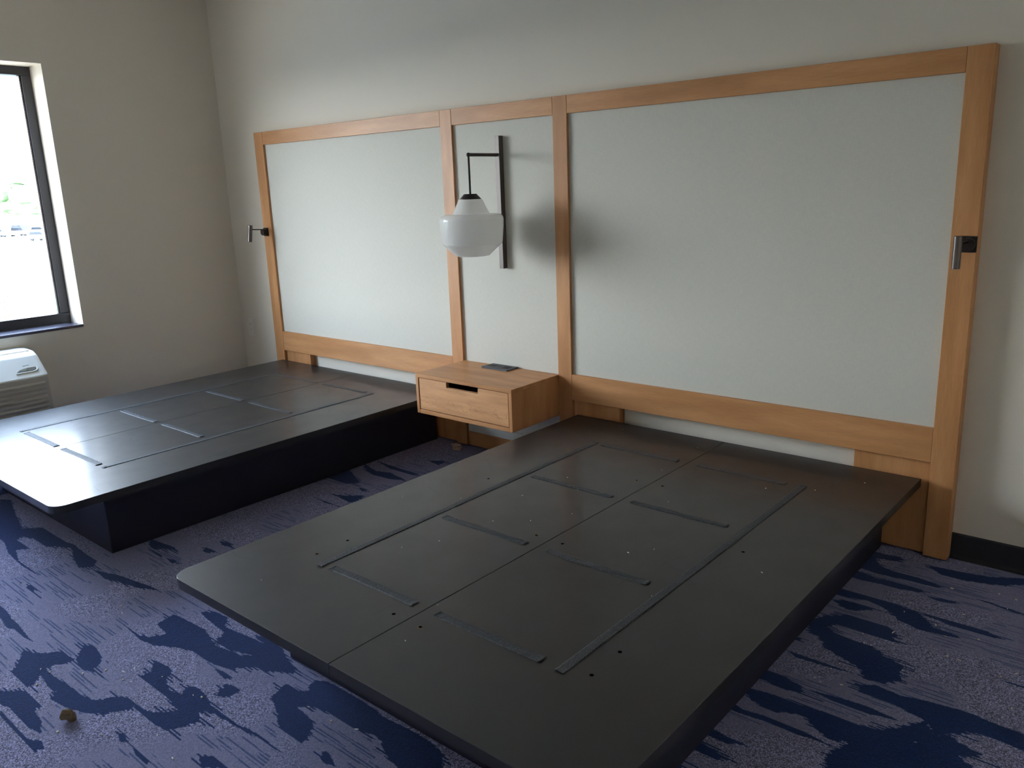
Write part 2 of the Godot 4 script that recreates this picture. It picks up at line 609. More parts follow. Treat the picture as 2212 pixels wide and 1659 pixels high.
	for y in h:
		var hidden_row := y > 1215
		for x in w:
			var i := y * w + x
			var d := mask[i] / 255.0
			if (hidden_row or x < 90 or x > 2020) and drift[i] > 140: d = 1.0
			var loop := clampf((zones[i] - 112) / 40.0, 0.0, 1.0)       # looped, grainy areas of the pale ground
			if d < 0.5 and y % 4 < 2 and zones[i] < 118 and comb[i] > 138 and drift[i] > 124: d = 0.5
			var n := r.randf()
			var s := 1.0 + (n - 0.5) * (0.26 + 0.8 * loop * (1.0 - d) + 0.2 * d)
			data[i * 3] = int(clampf(lerpf(126, 17, d) * s, 0, 255))
			data[i * 3 + 1] = int(clampf(lerpf(126, 43, d) * s, 0, 255))
			data[i * 3 + 2] = int(clampf(lerpf(158, 92, d) * s, 0, 255))
			relief[i] = int(clampf(90.0 + n * (60.0 + 90.0 * loop) + d * 10.0, 0, 255))
	var m := mat(Color.WHITE, 1.0, 0.2)
	m.albedo_texture = to_texture(data, w, h, Image.FORMAT_RGB8)
	m.heightmap_enabled = true
	m.heightmap_texture = to_texture(relief, w, h, Image.FORMAT_L8)
	m.heightmap_scale = 0.25
	m.rim_enabled = true
	m.rim = 0.25
	m.rim_tint = 0.6
	return m


# ---------------------------------------------------------------- the room
func room() -> void:
	var st := begin()
	box(st, Vector3(XL - 0.25, -0.2, ZW - 0.2), Vector3(XR + 0.2, 0.0, ZF + 0.2))
	var floor_ := begin()
	var a := [Vector3(XL - 0.25, 0, ZW - 0.2), Vector3(XR + 0.2, 0, ZW - 0.2), Vector3(XR + 0.2, 0, ZF + 0.2), Vector3(XL - 0.25, 0, ZF + 0.2)]
	for k in [0, 1, 2, 0, 2, 3]:
		floor_.set_normal(Vector3.UP)
		floor_.set_uv(Vector2((a[k].x + 2.2) / 4.6, (a[k].z + 0.1) / 3.45))
		floor_.add_vertex(a[k])
	var b := [Vector3(XL - 0.25, -0.2, ZW - 0.2), Vector3(XR + 0.2, -0.2, ZW - 0.2), Vector3(XR + 0.2, -0.2, ZF + 0.2), Vector3(XL - 0.25, -0.2, ZF + 0.2)]
	quad(floor_, b[0], b[1], b[2], b[3], Vector3.DOWN)
	for k in 4:
		var j := (k + 1) % 4
		var mid: Vector3 = (a[k] + a[j]) / 2.0 - Vector3(1.0, 0, 2.0)
		var n := Vector3(signf(mid.x) if absf(a[k].x - a[j].x) < 0.01 else 0.0, 0, signf(mid.z) if absf(a[k].z - a[j].z) < 0.01 else 0.0)
		quad(floor_, a[k], a[j], b[j], b[k], n)
	structure("floor", floor_.commit(), M.carpet, "grey lavender carpet printed with frayed navy blotches")
	structure("wall_back", box_mesh(Vector3(XL - 0.25, 0, ZW - 0.15), Vector3(XR + 0.2, CEIL, ZW)), M.paint, "pale greige painted wall behind the headboard")
	st = begin()
	var x0 := XL - 0.25
	for q in [[-0.058, 3.75, 0.0, 0.643], [-0.058, 3.75, 2.129, CEIL], [-0.058, 1.011, 0.643, 2.129], [2.77, 3.75, 0.643, 2.129]]:
		box(st, Vector3(x0, q[2], q[0]), Vector3(XL, q[3], q[1]))
	structure("wall_left", st.commit(), M.paint, "pale greige painted wall that holds the window")
	structure("wall_right", box_mesh(Vector3(XR, 0, ZW), Vector3(XR + 0.15, CEIL, ZF)), M.paint, "pale painted wall opposite the window, out of the picture, placed to bounce daylight onto the headboard wall")
	structure("wall_front", box_mesh(Vector3(XL - 0.25, 0, ZF), Vector3(XR + 0.2, CEIL, ZF + 0.15)), M.paint, "pale painted wall behind the camera, out of view, placed to send daylight back to the headboard")
	structure("ceiling", box_mesh(Vector3(XL - 0.25, CEIL, ZW - 0.15), Vector3(XR + 0.2, CEIL + 0.15, ZF + 0.15)), M.ceiling, "flat white ceiling above the picture")
	structure("baseboard_back", cove(Vector3(1.734, 0, ZW), Vector3(XR, 0, ZW), Vector3(0, 0, 1)), M.cove, "dark vinyl cove baseboard beside the headboard's foot")
	structure("baseboard_corner", cove(Vector3(XL, 0, ZW), Vector3(-2.376, 0, ZW), Vector3(0, 0, 1)), M.cove, "dark vinyl cove baseboard in the window corner")
	structure("baseboard_left", cove(Vector3(XL, 0, ZW), Vector3(XL, 0, ZF), Vector3(1, 0, 0)), M.cove, "dark vinyl cove baseboard under the window")


func cove(from: Vector3, to: Vector3, out: Vector3) -> ArrayMesh:
	var st := begin()
	var pr := PackedVector2Array([Vector2(0, 0), Vector2(0.014, 0), Vector2(0.014, 0.002), Vector2(0.008, 0.006), Vector2(0.005, 0.014), Vector2(0.004, 0.09), Vector2(0.0015, 0.0963), Vector2(0, 0.0963)])
	extrude(st, pr, from, out, Vector3.UP, (to - from).normalized(), from.distance_to(to))
	return st.commit()


func window() -> void:
	var w := Node3D.new()
	w.name = "window_1"
	add_child(w)
	tag(w, "tall window with dark metal frame above the air conditioner", "", "", "structure")
	w.position = Vector3(XL, 0.643, 1.011)
	var d := -0.17                  # the frame's inner face stands back from the wall
	var wz := 1.759
	var hy := 1.486
	var f := 0.052
	obj("frame_rail", box_mesh(Vector3(d - 0.07, 0, 0), Vector3(d, f + 0.008, wz), 0.002), M.alu, w)
	obj("frame_rail", box_mesh(Vector3(d - 0.07, hy - f + 0.004, 0), Vector3(d, hy, wz), 0.002), M.alu, w)
	for z in [0.0, wz - f]:
		obj("frame_stile", box_mesh(Vector3(d - 0.07, f + 0.008, z), Vector3(d, hy - f + 0.004, z + f), 0.002), M.alu, w)
	# bright glazing bead just inside the frame
	for z in [f, wz - f - 0.01]:
		obj("glazing_bead", box_mesh(Vector3(d - 0.05, f + 0.008, z), Vector3(d - 0.012, hy - f + 0.004, z + 0.01), 0.003), M.brushed, w)
	obj("pane", box_mesh(Vector3(d - 0.036, f - 0.004, f - 0.005), Vector3(d - 0.030, hy - f + 0.012, wz - f + 0.005)), M.glass, w)
	var s := structure("trim_1", box_mesh(Vector3(XL - 0.17, 0.628, 1.0113), Vector3(XL + 0.006, 0.6432, 2.7697), 0.002), M.sill, "dark polished stone window sill catching the daylight")
	s.name = "trim_1"


# ---------------------------------------------------------------- headboard
func plank(called: String, parent: Node3D, lo: Vector3, hi: Vector3, g: int, material: Material = null) -> MeshInstance3D:
	return obj(called, box_mesh(lo, hi, 0.0012, g), material if material else M.wood, parent)


func headboard() -> void:
	var t := thing("headboard", Vector3(-0.32, 0, 0), "wide wall headboard of light oak rails around pale fabric panels", "headboard")
	var k := Vector3(0.32, 0, 0)
	var p := func(x: float, y: float, z: float) -> Vector3: return Vector3(x, y, z) + k
	var xs := [[-2.374, -2.2825], [-0.7124, -0.6332], [0.0, 0.0783], [1.6551, 1.7341]]
	for s in xs:
		plank("stile", t, p.call(s[0], 0.006, ZW), p.call(s[1], 1.743, 0), 1)
	for s in [[-2.2825, -0.7124], [-0.6332, 0.0], [0.0783, 1.6551]]:
		plank("top_rail", t, p.call(s[0] + 0.0008, 1.666, ZW), p.call(s[1] - 0.0008, 1.743, -0.0006), 0)
	for s in [[-2.2825, -0.7124], [0.0783, 1.6551]]:
		plank("bottom_rail", t, p.call(s[0] + 0.0008, 0.361, ZW), p.call(s[1] - 0.0008, 0.4876, -0.0006), 0)
		plank("fabric_panel", t, p.call(s[0] - 0.002, 0.48, -0.045), p.call(s[1] + 0.002, 1.67, -0.014), 0, M.linen)
	for s in [[-2.2825, -2.023], [-0.972, -0.7124], [0.0783, 0.338], [1.3855, 1.6551]]:
		plank("foot_board", t, p.call(s[0] + 0.001, 0.008, ZW), p.call(s[1] - 0.001, 0.3605, -0.018), 1)
	plank("fabric_panel", t, p.call(-0.635, 0.2745, -0.045), p.call(0.002, 1.67, -0.014), 0, M.linen)
	# pieces of the middle bay below the nightstand, with open joints between them
	plank("lower_panel", t, p.call(-0.6325, 0.131, -0.045), p.call(-0.1453, 0.2735, -0.014), 0, M.linen)
	plank("lower_panel", t, p.call(-0.1435, 0.131, -0.045), p.call(-0.0005, 0.2735, -0.014), 0, M.linen)
	plank("lower_panel", t, p.call(-0.6325, 0.0835, -0.045), p.call(-0.0005, 0.1292, -0.014), 0, M.linen)
	plank("base_rail", t, p.call(-0.6325, 0.006, -0.045), p.call(-0.0005, 0.083, -0.012), 0)


# ---------------------------------------------------------------- beds
func bed(called: String, at: Vector3, s0: float, s1: float, cols: Array, rows: Array, z0: float, z1: float, label: String, holes: Array) -> void:
	var t := thing(called, at, label, "bed platform", "pair of bed platforms")
	var w := 1.518 if at.x > 0.0 else 1.5627
	var mid := w / 2.0
	var d := 2.0365
	var r := 0.055
	for side in 2:
		var st := begin()
		var poly := rounded(Vector2(0.0, 0.001), Vector2(mid - 0.0007, d), [0, 0, 0, r]) if side == 0 else rounded(Vector2(mid + 0.0007, 0.001), Vector2(w, d), [0, 0, r, 0])
		extrude(st, poly, Vector3(0, BED_TOP - 0.03, 0), Vector3(1, 0, 0), Vector3(0, 0, 1), Vector3.UP, 0.03, 0.0012, 2, Vector2(rng.randf() * 3.0, rng.randf() * 3.0))
		obj("deck_board", st.commit(), M.laminate, t)
	obj("plinth", box_mesh(Vector3(0.235, 0, 0.002), Vector3(w - 0.118, BED_TOP - 0.03, 1.815), 0.003), M.plinth, t)
	strip(t, Vector3(s0, BED_TOP, z0), Vector3(s0, BED_TOP, z1))
	strip(t, Vector3(s1, BED_TOP, z0), Vector3(s1, BED_TOP, z1))
	for z in rows:
		strip(t, Vector3(cols[0], BED_TOP, z), Vector3(cols[1], BED_TOP, z))
		strip(t, Vector3(cols[2], BED_TOP, z), Vector3(cols[3], BED_TOP, z))
	for i in range(0, holes.size(), 2):
		var c := Vector3(holes[i], BED_TOP, holes[i + 1])
		var st := begin()
		lathe(st, [Vector2(0, 0.0003), Vector2(0.0049, 0.0003), Vector2(0.0052, 0.0)], c, 14)  # flat disc on the deck; the dark inside of the hole is painted
		var hole_shade := obj("hole_shade_disc", st.commit(), M.hole_shade, t)
		if i % 3 == 0:
			var b := begin()
			lathe(b, [Vector2(0.0052, 0.0), Vector2(0.0057, 0.0010), Vector2(0.0066, 0.0007), Vector2(0.0074, 0.0)], c, 10)
			obj("chipped_rim", b.commit(), M.chip_wood, hole_shade)


# a strip of hook tape: a fuzzy top with ragged ends, on the deck
func strip(t: Node3D, from: Vector3, to: Vector3) -> void:
	var l := from.distance_to(to)
	var along := (to - from).normalized()
	var across := Vector3.UP.cross(along)
	var n := int(l / 0.004)
	var m := 8
	var wd := 0.028
	var st := begin()
	var bow := (rng.randf() - 0.5) * 0.006
	var pts := []
	for i in n + 1:
		var line := []
		for j in m + 1:
			var f := float(i) / n
			var edge := i == 0 or i == n or j == 0 or j == m
			var hgt := 0.0004 if edge else 0.0017 + rng.randf() * 0.0009
			var lift := 0.0028 * pow(maxf(0.0, 1.0 - f * l / 0.02), 2.0) + 0.0022 * pow(maxf(0.0, 1.0 - (1.0 - f) * l / 0.02), 2.0)
			line.append(from + along * (f * l) + across * ((float(j) / m - 0.5) * wd + sin(f * PI) * bow + (rng.randf() - 0.5) * 0.001) + Vector3.UP * (hgt + lift))
		pts.append(line)
	for i in n:
		for j in m:
			var a: Vector3 = pts[i][j]
			var b: Vector3 = pts[i + 1][j]
			var c: Vector3 = pts[i + 1][j + 1]
			var e: Vector3 = pts[i][j + 1]
			var n0 := (b - a).cross(c - a).normalized()
			if n0.y < 0.0: n0 = -n0
			var n1 := (c - a).cross(e - a).normalized()
			if n1.y < 0.0: n1 = -n1
			tri(st, a, b, c, n0)
			tri(st, a, c, e, n1)
	obj("grip_strip", st.commit(), M.grip, t)


# ---------------------------------------------------------------- nightstand
func nightstand() -> void:
	var t := thing("nightstand", Vector3(-0.3165, 0.273, 0.17), "floating oak nightstand with one notched drawer between the bed platforms", "nightstand")
	var k := Vector3(0.3165, -0.273, -0.17)
	var x0 := -0.632
	var x1 := -0.001
	var zb := -0.0135
	var zf := 0.3476
	plank("top", t, Vector3(x0, 0.4575, zb) + k, Vector3(x1, 0.4755, zf) + k, 0)
	plank("side_panel", t, Vector3(x0, 0.273, zb) + k, Vector3(x0 + 0.019, 0.4575, zf) + k, 1)
	plank("side_panel", t, Vector3(x1 - 0.019, 0.273, zb) + k, Vector3(x1, 0.4575, zf) + k, 1)
	plank("bottom_panel", t, Vector3(x0 + 0.019, 0.273, zb) + k, Vector3(x1 - 0.019, 0.2925, zf) + k, 0)
	plank("back_panel", t, Vector3(x0 + 0.019, 0.2925, zb) + k, Vector3(x1 - 0.019, 0.4575, zb + 0.008) + k, 0)
	var a := Vector2(x0 + 0.0235, 0.2962)
	var b := Vector2(x1 - 0.0232, 0.4548)
	var n0 := -0.418
	var n1 := -0.211
	var yn := 0.4275
	var poly := PackedVector2Array([a, Vector2(b.x, a.y), b, Vector2(n1, b.y), Vector2(n1, yn + 0.003), Vector2(n1 - 0.003, yn), Vector2(n0 + 0.003, yn), Vector2(n0, yn + 0.003), Vector2(n0, b.y), Vector2(a.x, b.y)])
	var st := begin()
	extrude(st, poly, Vector3(0, 0, zf - 0.021) + k, Vector3(1, 0, 0), Vector3(0, 1, 0), Vector3(0, 0, 1), 0.019, 0.0012, 0, Vector2(0.31, 0.0))
	var dr := obj("drawer", st.commit(), M.drawer_wood, t)
	var tray := begin()
	box(tray, Vector3(a.x + 0.012, 0.30, 0.02) + k, Vector3(a.x + 0.024, 0.415, zf - 0.021) + k)
	box(tray, Vector3(b.x - 0.024, 0.30, 0.02) + k, Vector3(b.x - 0.012, 0.415, zf - 0.021) + k)
	box(tray, Vector3(a.x + 0.024, 0.30, 0.02) + k, Vector3(b.x - 0.024, 0.308, zf - 0.021) + k)
	obj("drawer_box", tray.commit(), M.plinth, dr)
	# desk outlet let into the top
	var pl := begin()
	extrude(pl, rounded(Vector2(-0.086, -0.044), Vector2(0.086, 0.044), [0.004, 0.004, 0.004, 0.004], 4), Vector3(-0.343, 0.4755, 0.036) + k, Vector3(1, 0, 0), Vector3(0, 0, 1), Vector3.UP, 0.0075, 0.0015)
	var plate := obj("outlet_plate", pl.commit(), M.outlet_grey, t)
	plate.set_meta("label", "dark grey power outlet plate on the nightstand top")
	for sx in [-0.05, 0.046]:
		var c := Vector3(-0.343 + sx, 0.483, 0.034) + k
		obj("socket_face", box_mesh(c + Vector3(-0.021, 0, -0.017), c + Vector3(0.021, 0.0012, 0.017), 0.0005), M.black, plate)
	for sx in [-0.012, 0.003]:
		var c := Vector3(-0.343 + sx, 0.483, 0.034) + k
		obj("usb_port", box_mesh(c + Vector3(-0.003, 0, -0.007), c + Vector3(0.003, 0.001, 0.007), 0.0003), M.black, plate)


# ---------------------------------------------------------------- lamps
func wall_lamp() -> void:
	var t := thing("wall_lamp", Vector3(-0.322, 0.973, -0.014), "opal glass schoolhouse wall lamp on a dark bar above the nightstand", "wall lamp")
	var k := Vector3(0.322, -0.973, 0.014)
	obj("wall_bar", box_mesh(Vector3(-0.3355, 0.973, -0.014) + k, Vector3(-0.3095, 1.597, 0.016) + k, 0.001), M.satin, t)
	var e := Vector3(-0.322, 1.51, 0.215)
	obj("arm", rod_mesh(Vector3(-0.322, 1.51, 0.015) + k, e + k, 0.0078), M.bronze, t)
	var st := begin()
	var ball := []
	for i in 13:
		ball.append(Vector2(sin(PI * i / 12.0), cos(PI * i / 12.0)) * 0.0098)
	lathe(st, ball, e + k, 20)
	obj("elbow_joint", st.commit(), M.bronze, t)
	obj("drop_rod", rod_mesh(Vector3(-0.322, 1.33, 0.215) + k, e + k, 0.0052), M.bronze, t)
	st = begin()
	lathe(st, [Vector2(0, 0.0235), Vector2(0.0295, 0.0235), Vector2(0.031, 0.0215), Vector2(0.0495, 0.002), Vector2(0.0495, 0.0), Vector2(0, 0)], Vector3(-0.322, 1.3125, 0.215) + k, 48)
	obj("cap", st.commit(), M.bronze, t)
	var pr := [Vector2(0.046, 1.3125), Vector2(0.0535, 1.3118), Vector2(0.0552, 1.3098), Vector2(0.0832, 1.2525), Vector2(0.0862, 1.2478), Vector2(0.0915, 1.2456), Vector2(0.116, 1.2442)]
	for i in 11:
		var a := PI / 2.0 * (1.0 - i / 10.0)
		pr.append(Vector2(0.1245 + 0.0255 * cos(a), 1.2182 + 0.0255 * sin(a)))
	pr.append_array([Vector2(0.1488, 1.19), Vector2(0.1412, 1.114), Vector2(0.1395, 1.1095), Vector2(0.1365, 1.1065), Vector2(0.081, 1.0565), Vector2(0.0775, 1.0542), Vector2(0.072, 1.0532), Vector2(0.0, 1.0528)])
	st = begin()
	lathe(st, pr, Vector3(-0.322, 0, 0.215) + k, 72)
	obj("glass_shade", st.commit(), M.opal, t)


func reading_lamp(base: Vector3, head: Vector3, lean: float, label: String) -> void:
	var t := thing("reading_lamp", base, label, "reading lamp", "bronze reading lamps on the headboard posts")
	var st := begin()
	extrude(st, rounded(Vector2(-0.0235, -0.0265), Vector2(0.0235, 0.0265), [0.003, 0.003, 0.003, 0.003], 4), Vector3(0, 0, 0.0003), Vector3(1, 0, 0), Vector3(0, 1, 0), Vector3(0, 0, 1), 0.007, 0.001)
	obj("backplate", st.commit(), M.bronze, t)
	obj("hub", rod_mesh(Vector3(0, 0, 0.007), Vector3(0, 0, 0.032), 0.021, 28), M.bronze, t)
	var up := Vector3(0, cos(lean), -sin(lean))
	var h := head - base
	var joint := h + up * 0.026
	obj("arm", rod_mesh(Vector3(0, joint.y, 0.030).lerp(Vector3(0, 0.012, 0.030), 0.6), joint, 0.0036), M.bronze, t)
	st = begin()
	rod(st, h - up * 0.0525, h + up * 0.0525, 0.0132, 28, 0.0012)
	obj("lamp_head", st.commit(), M.brushed, t)
	st = begin()
	rod(st, h - up * 0.0532, h - up * 0.0515, 0.0105, 20, 0.0003)
	obj("lens", st.commit(), M.white_plastic, t)


# ---------------------------------------------------------------- air conditioner under the window
func air_conditioner() -> void:
	var z0 := 1.358
	var t := thing("air_conditioner", Vector3(XL + 0.004, 0, z0), "white through-wall air conditioner under the window, slotted grille below its handle", "air conditioner")
	var len_ := 1.067
	# profile seen from the end, (distance from the wall, height)
	var pr := PackedVector2Array([Vector2(0, 0.06), Vector2(0.322, 0.06), Vector2(0.331, 0.07), Vector2(0.336, 0.43), Vector2(0.3345, 0.4395), Vector2(0.331, 0.446), Vector2(0.226, 0.541), Vector2(0.219, 0.5455), Vector2(0.176, 0.5605), Vector2(0.170, 0.561), Vector2(0, 0.561)])
	var st := begin()
	var cover := begin()
	# sections along z, drawn in towards the wall at both ends so that the corners are round
	var sections := []
	for i in 7:
		var a := PI / 2.0 * i / 6.0
		sections.append([0.045 * (1.0 - cos(a)), 0.045 * (1.0 - sin(a))])
	var all := sections.duplicate()
	for i in 7:
		all.append([len_ - sections[6 - i][0], sections[6 - i][1]])
	var ring := func(s: Array) -> Array:
		var out := []
		for q in pr:
			out.append(Vector3(q.x - s[1] * clampf(q.x / 0.2, 0.0, 1.0), q.y - s[1] * 0.25 * clampf((q.y - 0.44) / 0.1, 0.0, 1.0) * clampf(q.x / 0.2, 0.0, 1.0), s[0]))
		return out
	for i in all.size() - 1:
		var r0: Array = ring.call(all[i])
		var r1: Array = ring.call(all[i + 1])
		for j in pr.size() - 1:
			if i == 6 and j == 5: continue      # the sloping front is a cover of its own
			var n: Vector3 = (r1[j] - r0[j]).cross(r0[j + 1] - r0[j])
			if n.length() < 1e-12: n = (r1[j + 1] - r0[j + 1]).cross(r0[j + 1] - r0[j])
			n = n.normalized()
			if n.dot(Vector3(1, 1 if j > 4 else -1 if j < 1 else 0, -1 if i < 6 else 1 if i > 6 else 0)) < 0.0: n = -n
			quad(st if j < 4 else cover, r0[j], r1[j], r1[j + 1], r0[j + 1], n)
	for s in [all[0], all[-1]]:
		var e: Array = ring.call(s)
		var n := Vector3(0, 0, -1 if s[0] < 0.5 else 1)
		for j in range(1, e.size() - 1):
			tri(st, e[0], e[j], e[j + 1], n)
	obj("housing", st.commit(), M.grille_plastic, t)
	obj("top_cover", cover.commit(), M.unit_plastic, t)
	# raised lip at the back of the top
	obj("top_grille", box_mesh(Vector3(0.012, 0.5605, 0.03), Vector3(0.165, 0.5655, len_ - 0.03), 0.002), M.unit_plastic, t)
	# louvre slats of the lower grille
	for i in 12:
		var y := 0.41 - i * 0.0252
		var s := begin()
		extrude(s, PackedVector2Array([Vector2(0.330, y - 0.014), Vector2(0.3475, y - 0.012), Vector2(0.3475, y - 0.007), Vector2(0.334, y + 0.003), Vector2(0.330, y + 0.003)]), Vector3(0, 0, 0.034), Vector3(1, 0, 0), Vector3(0, 1, 0), Vector3(0, 0, 1), len_ - 0.068)
		obj("slat", s.commit(), M.grille_plastic, t)
	# handle scooped into the sloping front: dark pocket inside a raised rim
	var a := Vector3(0.226, 0.541, 0)
	var b := Vector3(0.331, 0.446, 0)
	var v := (b - a).normalized()
	var n := Vector3(-v.y, v.x, 0)
	if n.x < 0.0: n = -n
	var shape := PackedVector2Array([Vector2(0.050, 0.058), Vector2(0.048, 0.075), Vector2(0.056, 0.0865), Vector2(0.075, 0.0905), Vector2(0.162, 0.0905), Vector2(0.152, 0.078), Vector2(0.138, 0.067), Vector2(0.118, 0.0605), Vector2(0.095, 0.058)])
	var shift := Vector2(-0.002, 0.018)
	var front := begin()
	var deep := 0.036
	var up_ := [1, 0, 8, 7, 6, 5, 4]
	var low := [1, 2, 3, 4]
	var slope := a.distance_to(b)
	var upper := PackedVector2Array()
	var lower := PackedVector2Array()
	upper.append_array([Vector2(len_ - 0.045, shape[4].y + shift.y), Vector2(len_ - 0.045, 0), Vector2(0.045, 0), Vector2(0.045, shape[1].y + shift.y)])
	lower.append_array([Vector2(len_ - 0.045, shape[4].y + shift.y), Vector2(len_ - 0.045, slope), Vector2(0.045, slope), Vector2(0.045, shape[1].y + shift.y)])
	for i in up_: upper.append(shape[i] + shift)
	for i in low: lower.append(shape[i] + shift)
	for face in [upper, lower]:
		var ix := Geometry2D.triangulate_polygon(face)
		for i in range(0, ix.size(), 3):
			var c := []
			for m in 3: c.append(a + Vector3(0, 0, face[ix[i + m]].x) + v * face[ix[i + m]].y)
			tri(front, c[0], c[1], c[2], n)
	obj("front_cover", front.commit(), M.unit_plastic, t)
	var hm := begin()
	for i in shape.size():
		var p0 := shape[i] + shift
		var p1 := shape[(i + 1) % shape.size()] + shift
		var w0 := a + Vector3(0, 0, p0.x) + v * p0.y
		var w1 := a + Vector3(0, 0, p1.x) + v * p1.y
		var mid := (p0 + p1) / 2.0 - (Vector2(0.1, 0.075) + shift)
		quad(hm, w0, w1, w1 - n * deep, w0 - n * deep, -(Vector3(0, 0, mid.x) + v * mid.y).normalized())
	var ih := Geometry2D.triangulate_polygon(shape)
	for i in range(0, ih.size(), 3):
		var c := []
		for m in 3: c.append(a - n * deep + Vector3(0, 0, shape[ih[i + m]].x + shift.x) + v * (shape[ih[i + m]].y + shift.y))
		tri(hm, c[0], c[1], c[2], n)
	var hd := obj("handle_pocket", hm.commit(), M.unit_plastic, t)
	var mark := begin()
	for i in 5:
		var p0 := a + Vector3(0, 0, 0.078 + i * 0.0065) + v * (0.059 + 0.0012 * sin(i * 2.1)) + n * 0.0004
		var p1 := a + Vector3(0, 0, 0.078 + (i + 1) * 0.0065) + v * (0.059 + 0.0012 * sin((i + 1) * 2.1)) + n * 0.0004
		rod(mark, p0, p1, 0.0008, 6, 0.0001)
	obj("badge", mark.commit(), M.outlet_grey, t)
	var rim := begin()
	for i in [0, 1, 2, 3]:
		var p0 := a + Vector3(0, 0, shape[i].x + shift.x) + v * (shape[i].y + shift.y) + n * 0.001
		var p1 := a + Vector3(0, 0, shape[i + 1].x + shift.x) + v * (shape[i + 1].y + shift.y) + n * 0.001
		rod(rim, p0, p1, 0.004, 10)
	obj("handle_rim", rim.commit(), M.unit_plastic, hd)


func wall_outlet() -> void:
	var t := thing("wall_outlet", Vector3(-2.74, 0.47, ZW), "off-white wall outlet plate low on the wall in the window corner", "wall outlet")
	var st := begin()
	extrude(st, rounded(Vector2(-0.0365, -0.0585), Vector2(0.0365, 0.0585), [0.004, 0.004, 0.004, 0.004], 4), Vector3.ZERO, Vector3(1, 0, 0), Vector3(0, 1, 0), Vector3(0, 0, 1), 0.006, 0.002)
	obj("cover_plate", st.commit(), M.cover_plate, t)
	for y in [-0.0195, 0.0195]:
		var r := begin()
		extrude(r, rounded(Vector2(-0.0165, y - 0.0145), Vector2(0.0165, y + 0.0145), [0.008, 0.008, 0.008, 0.008], 5), Vector3(0, 0, 0.006), Vector3(1, 0, 0), Vector3(0, 1, 0), Vector3(0, 0, 1), 0.001, 0.0004)
		var rc := obj("receptacle", r.commit(), M.cover_plate, t)
		for x in [-0.0063, 0.0063]:
			obj("slot", box_mesh(Vector3(x - 0.0009, y - 0.002, 0.0069), Vector3(x + 0.0009, y + 0.007, 0.0073)), M.black, rc)


# ---------------------------------------------------------------- building debris
func lump(size: Vector3, seed_: int, detail := 2) -> ArrayMesh:
	var sp := SphereMesh.new()
	sp.radial_segments = 6 + detail * 4
	sp.rings = 3 + detail * 3
	sp.radius = 0.5
	sp.height = 1.0
	var n := FastNoiseLite.new()
	n.seed = seed_
	n.frequency = 1.1
	var arrays := sp.get_mesh_arrays()
	var v: PackedVector3Array = arrays[Mesh.ARRAY_VERTEX]
	for i in v.size():
		var p := v[i]
		p = p.clamp(Vector3(-0.34, -0.36, -0.33), Vector3(0.36, 0.33, 0.35))
		v[i] = p * (1.0 + 0.6 * n.get_noise_3dv(p * 2.0)) * size
	var st := begin()
	var idx: PackedInt32Array = arrays[Mesh.ARRAY_INDEX]
	for i in range(0, idx.size(), 3):
		var a := v[idx[i]]
		var b := v[idx[i + 1]]
		var c := v[idx[i + 2]]
		var nn := (b - a).cross(c - a)
		if nn.length() < 1e-12: continue
		nn = nn.normalized()
		if nn.dot(a + b + c) < 0.0: nn = -nn
		tri(st, a, b, c, nn)
	return st.commit()


func debris() -> void:
	var o := obj("wood_chip", lump(Vector3(0.052, 0.044, 0.03), 4, 1), M.chip_wood)
	o.position = Vector3(0.123, 0.018, 2.37)
	o.rotation = Vector3(0.2, 0.5, -0.3)
	tag(o, "brown splintered wood chip lying on the navy and lavender carpet", "wood chip")
	o = obj("plaster_lump", lump(Vector3(0.075, 0.04, 0.045), 9, 3), M.plaster)
	o.position = Vector3(-0.64, 0.016, 0.075)
	tag(o, "pinkish plaster lump on the dark carpet below the nightstand", "plaster lump")
	var kinds := [lump(Vector3(0.010, 0.006, 0.008), 21, 0), lump(Vector3(0.016, 0.005, 0.006), 22, 0), lump(Vector3(0.026, 0.004, 0.004), 23, 0)]
	for m in kinds: m.surface_set_material(0, M.crumb)
	var near_window := [-0.89, 2.14, -0.40, 1.99, -0.35, 2.01, 0.02, 2.14, 0.13, 2.11, -0.08, 2.25, -0.17, 2.31, -0.21, 2.32, 0.05, 2.19, 0.08, 2.18, -0.13, 2.36, 0.29, 2.10, 0.32, 2.09, 0.60, 1.93, 0.70, 1.93, 0.78, 1.91, 0.15, 2.41, 0.26, 2.34, 0.38, 2.25, 0.50, 2.27, -0.04, 2.20, 0.01, 2.17]
	var beside_wall := [1.93, 0.15, 1.98, 0.16, 1.97, 0.24, 1.87, 0.36, 1.72, 0.45, 2.06, 0.62, 2.03, 0.66, 1.70, 0.96, 1.65, 0.98, 1.63, 0.97, 1.66, 0.86, 1.66, 0.66, 1.68, 0.71, 1.70, 0.71, 1.89, 0.64, 1.92, 0.64, 1.81, 0.79, 1.65, 0.90, 1.82, 0.48, 1.86, 0.53, 1.94, 0.49, 1.73, 0.60, 1.72, 0.38, 1.80, 0.20, 2.08, 0.80]
	scatter(kinds, near_window, 0.001, "small pale debris crumb on the sunlit carpet by the beds' foot end", "pale crumbs on the bright carpet at the beds' foot end")
	scatter(kinds, beside_wall, 0.001, "small pale debris crumb on the dim carpet beside the bare wall", "pale crumbs on the dim carpet beside the bare wall")
	var on_deck := []
	for i in 26:
		on_deck.append(0.16 + rng.randf() * 1.4)
		on_deck.append(0.06 + rng.randf() * 1.9)
	scatter(kinds, on_deck, BED_TOP, "tiny pale debris crumb on the drilled black bed platform", "pale crumbs on the drilled bed platform")


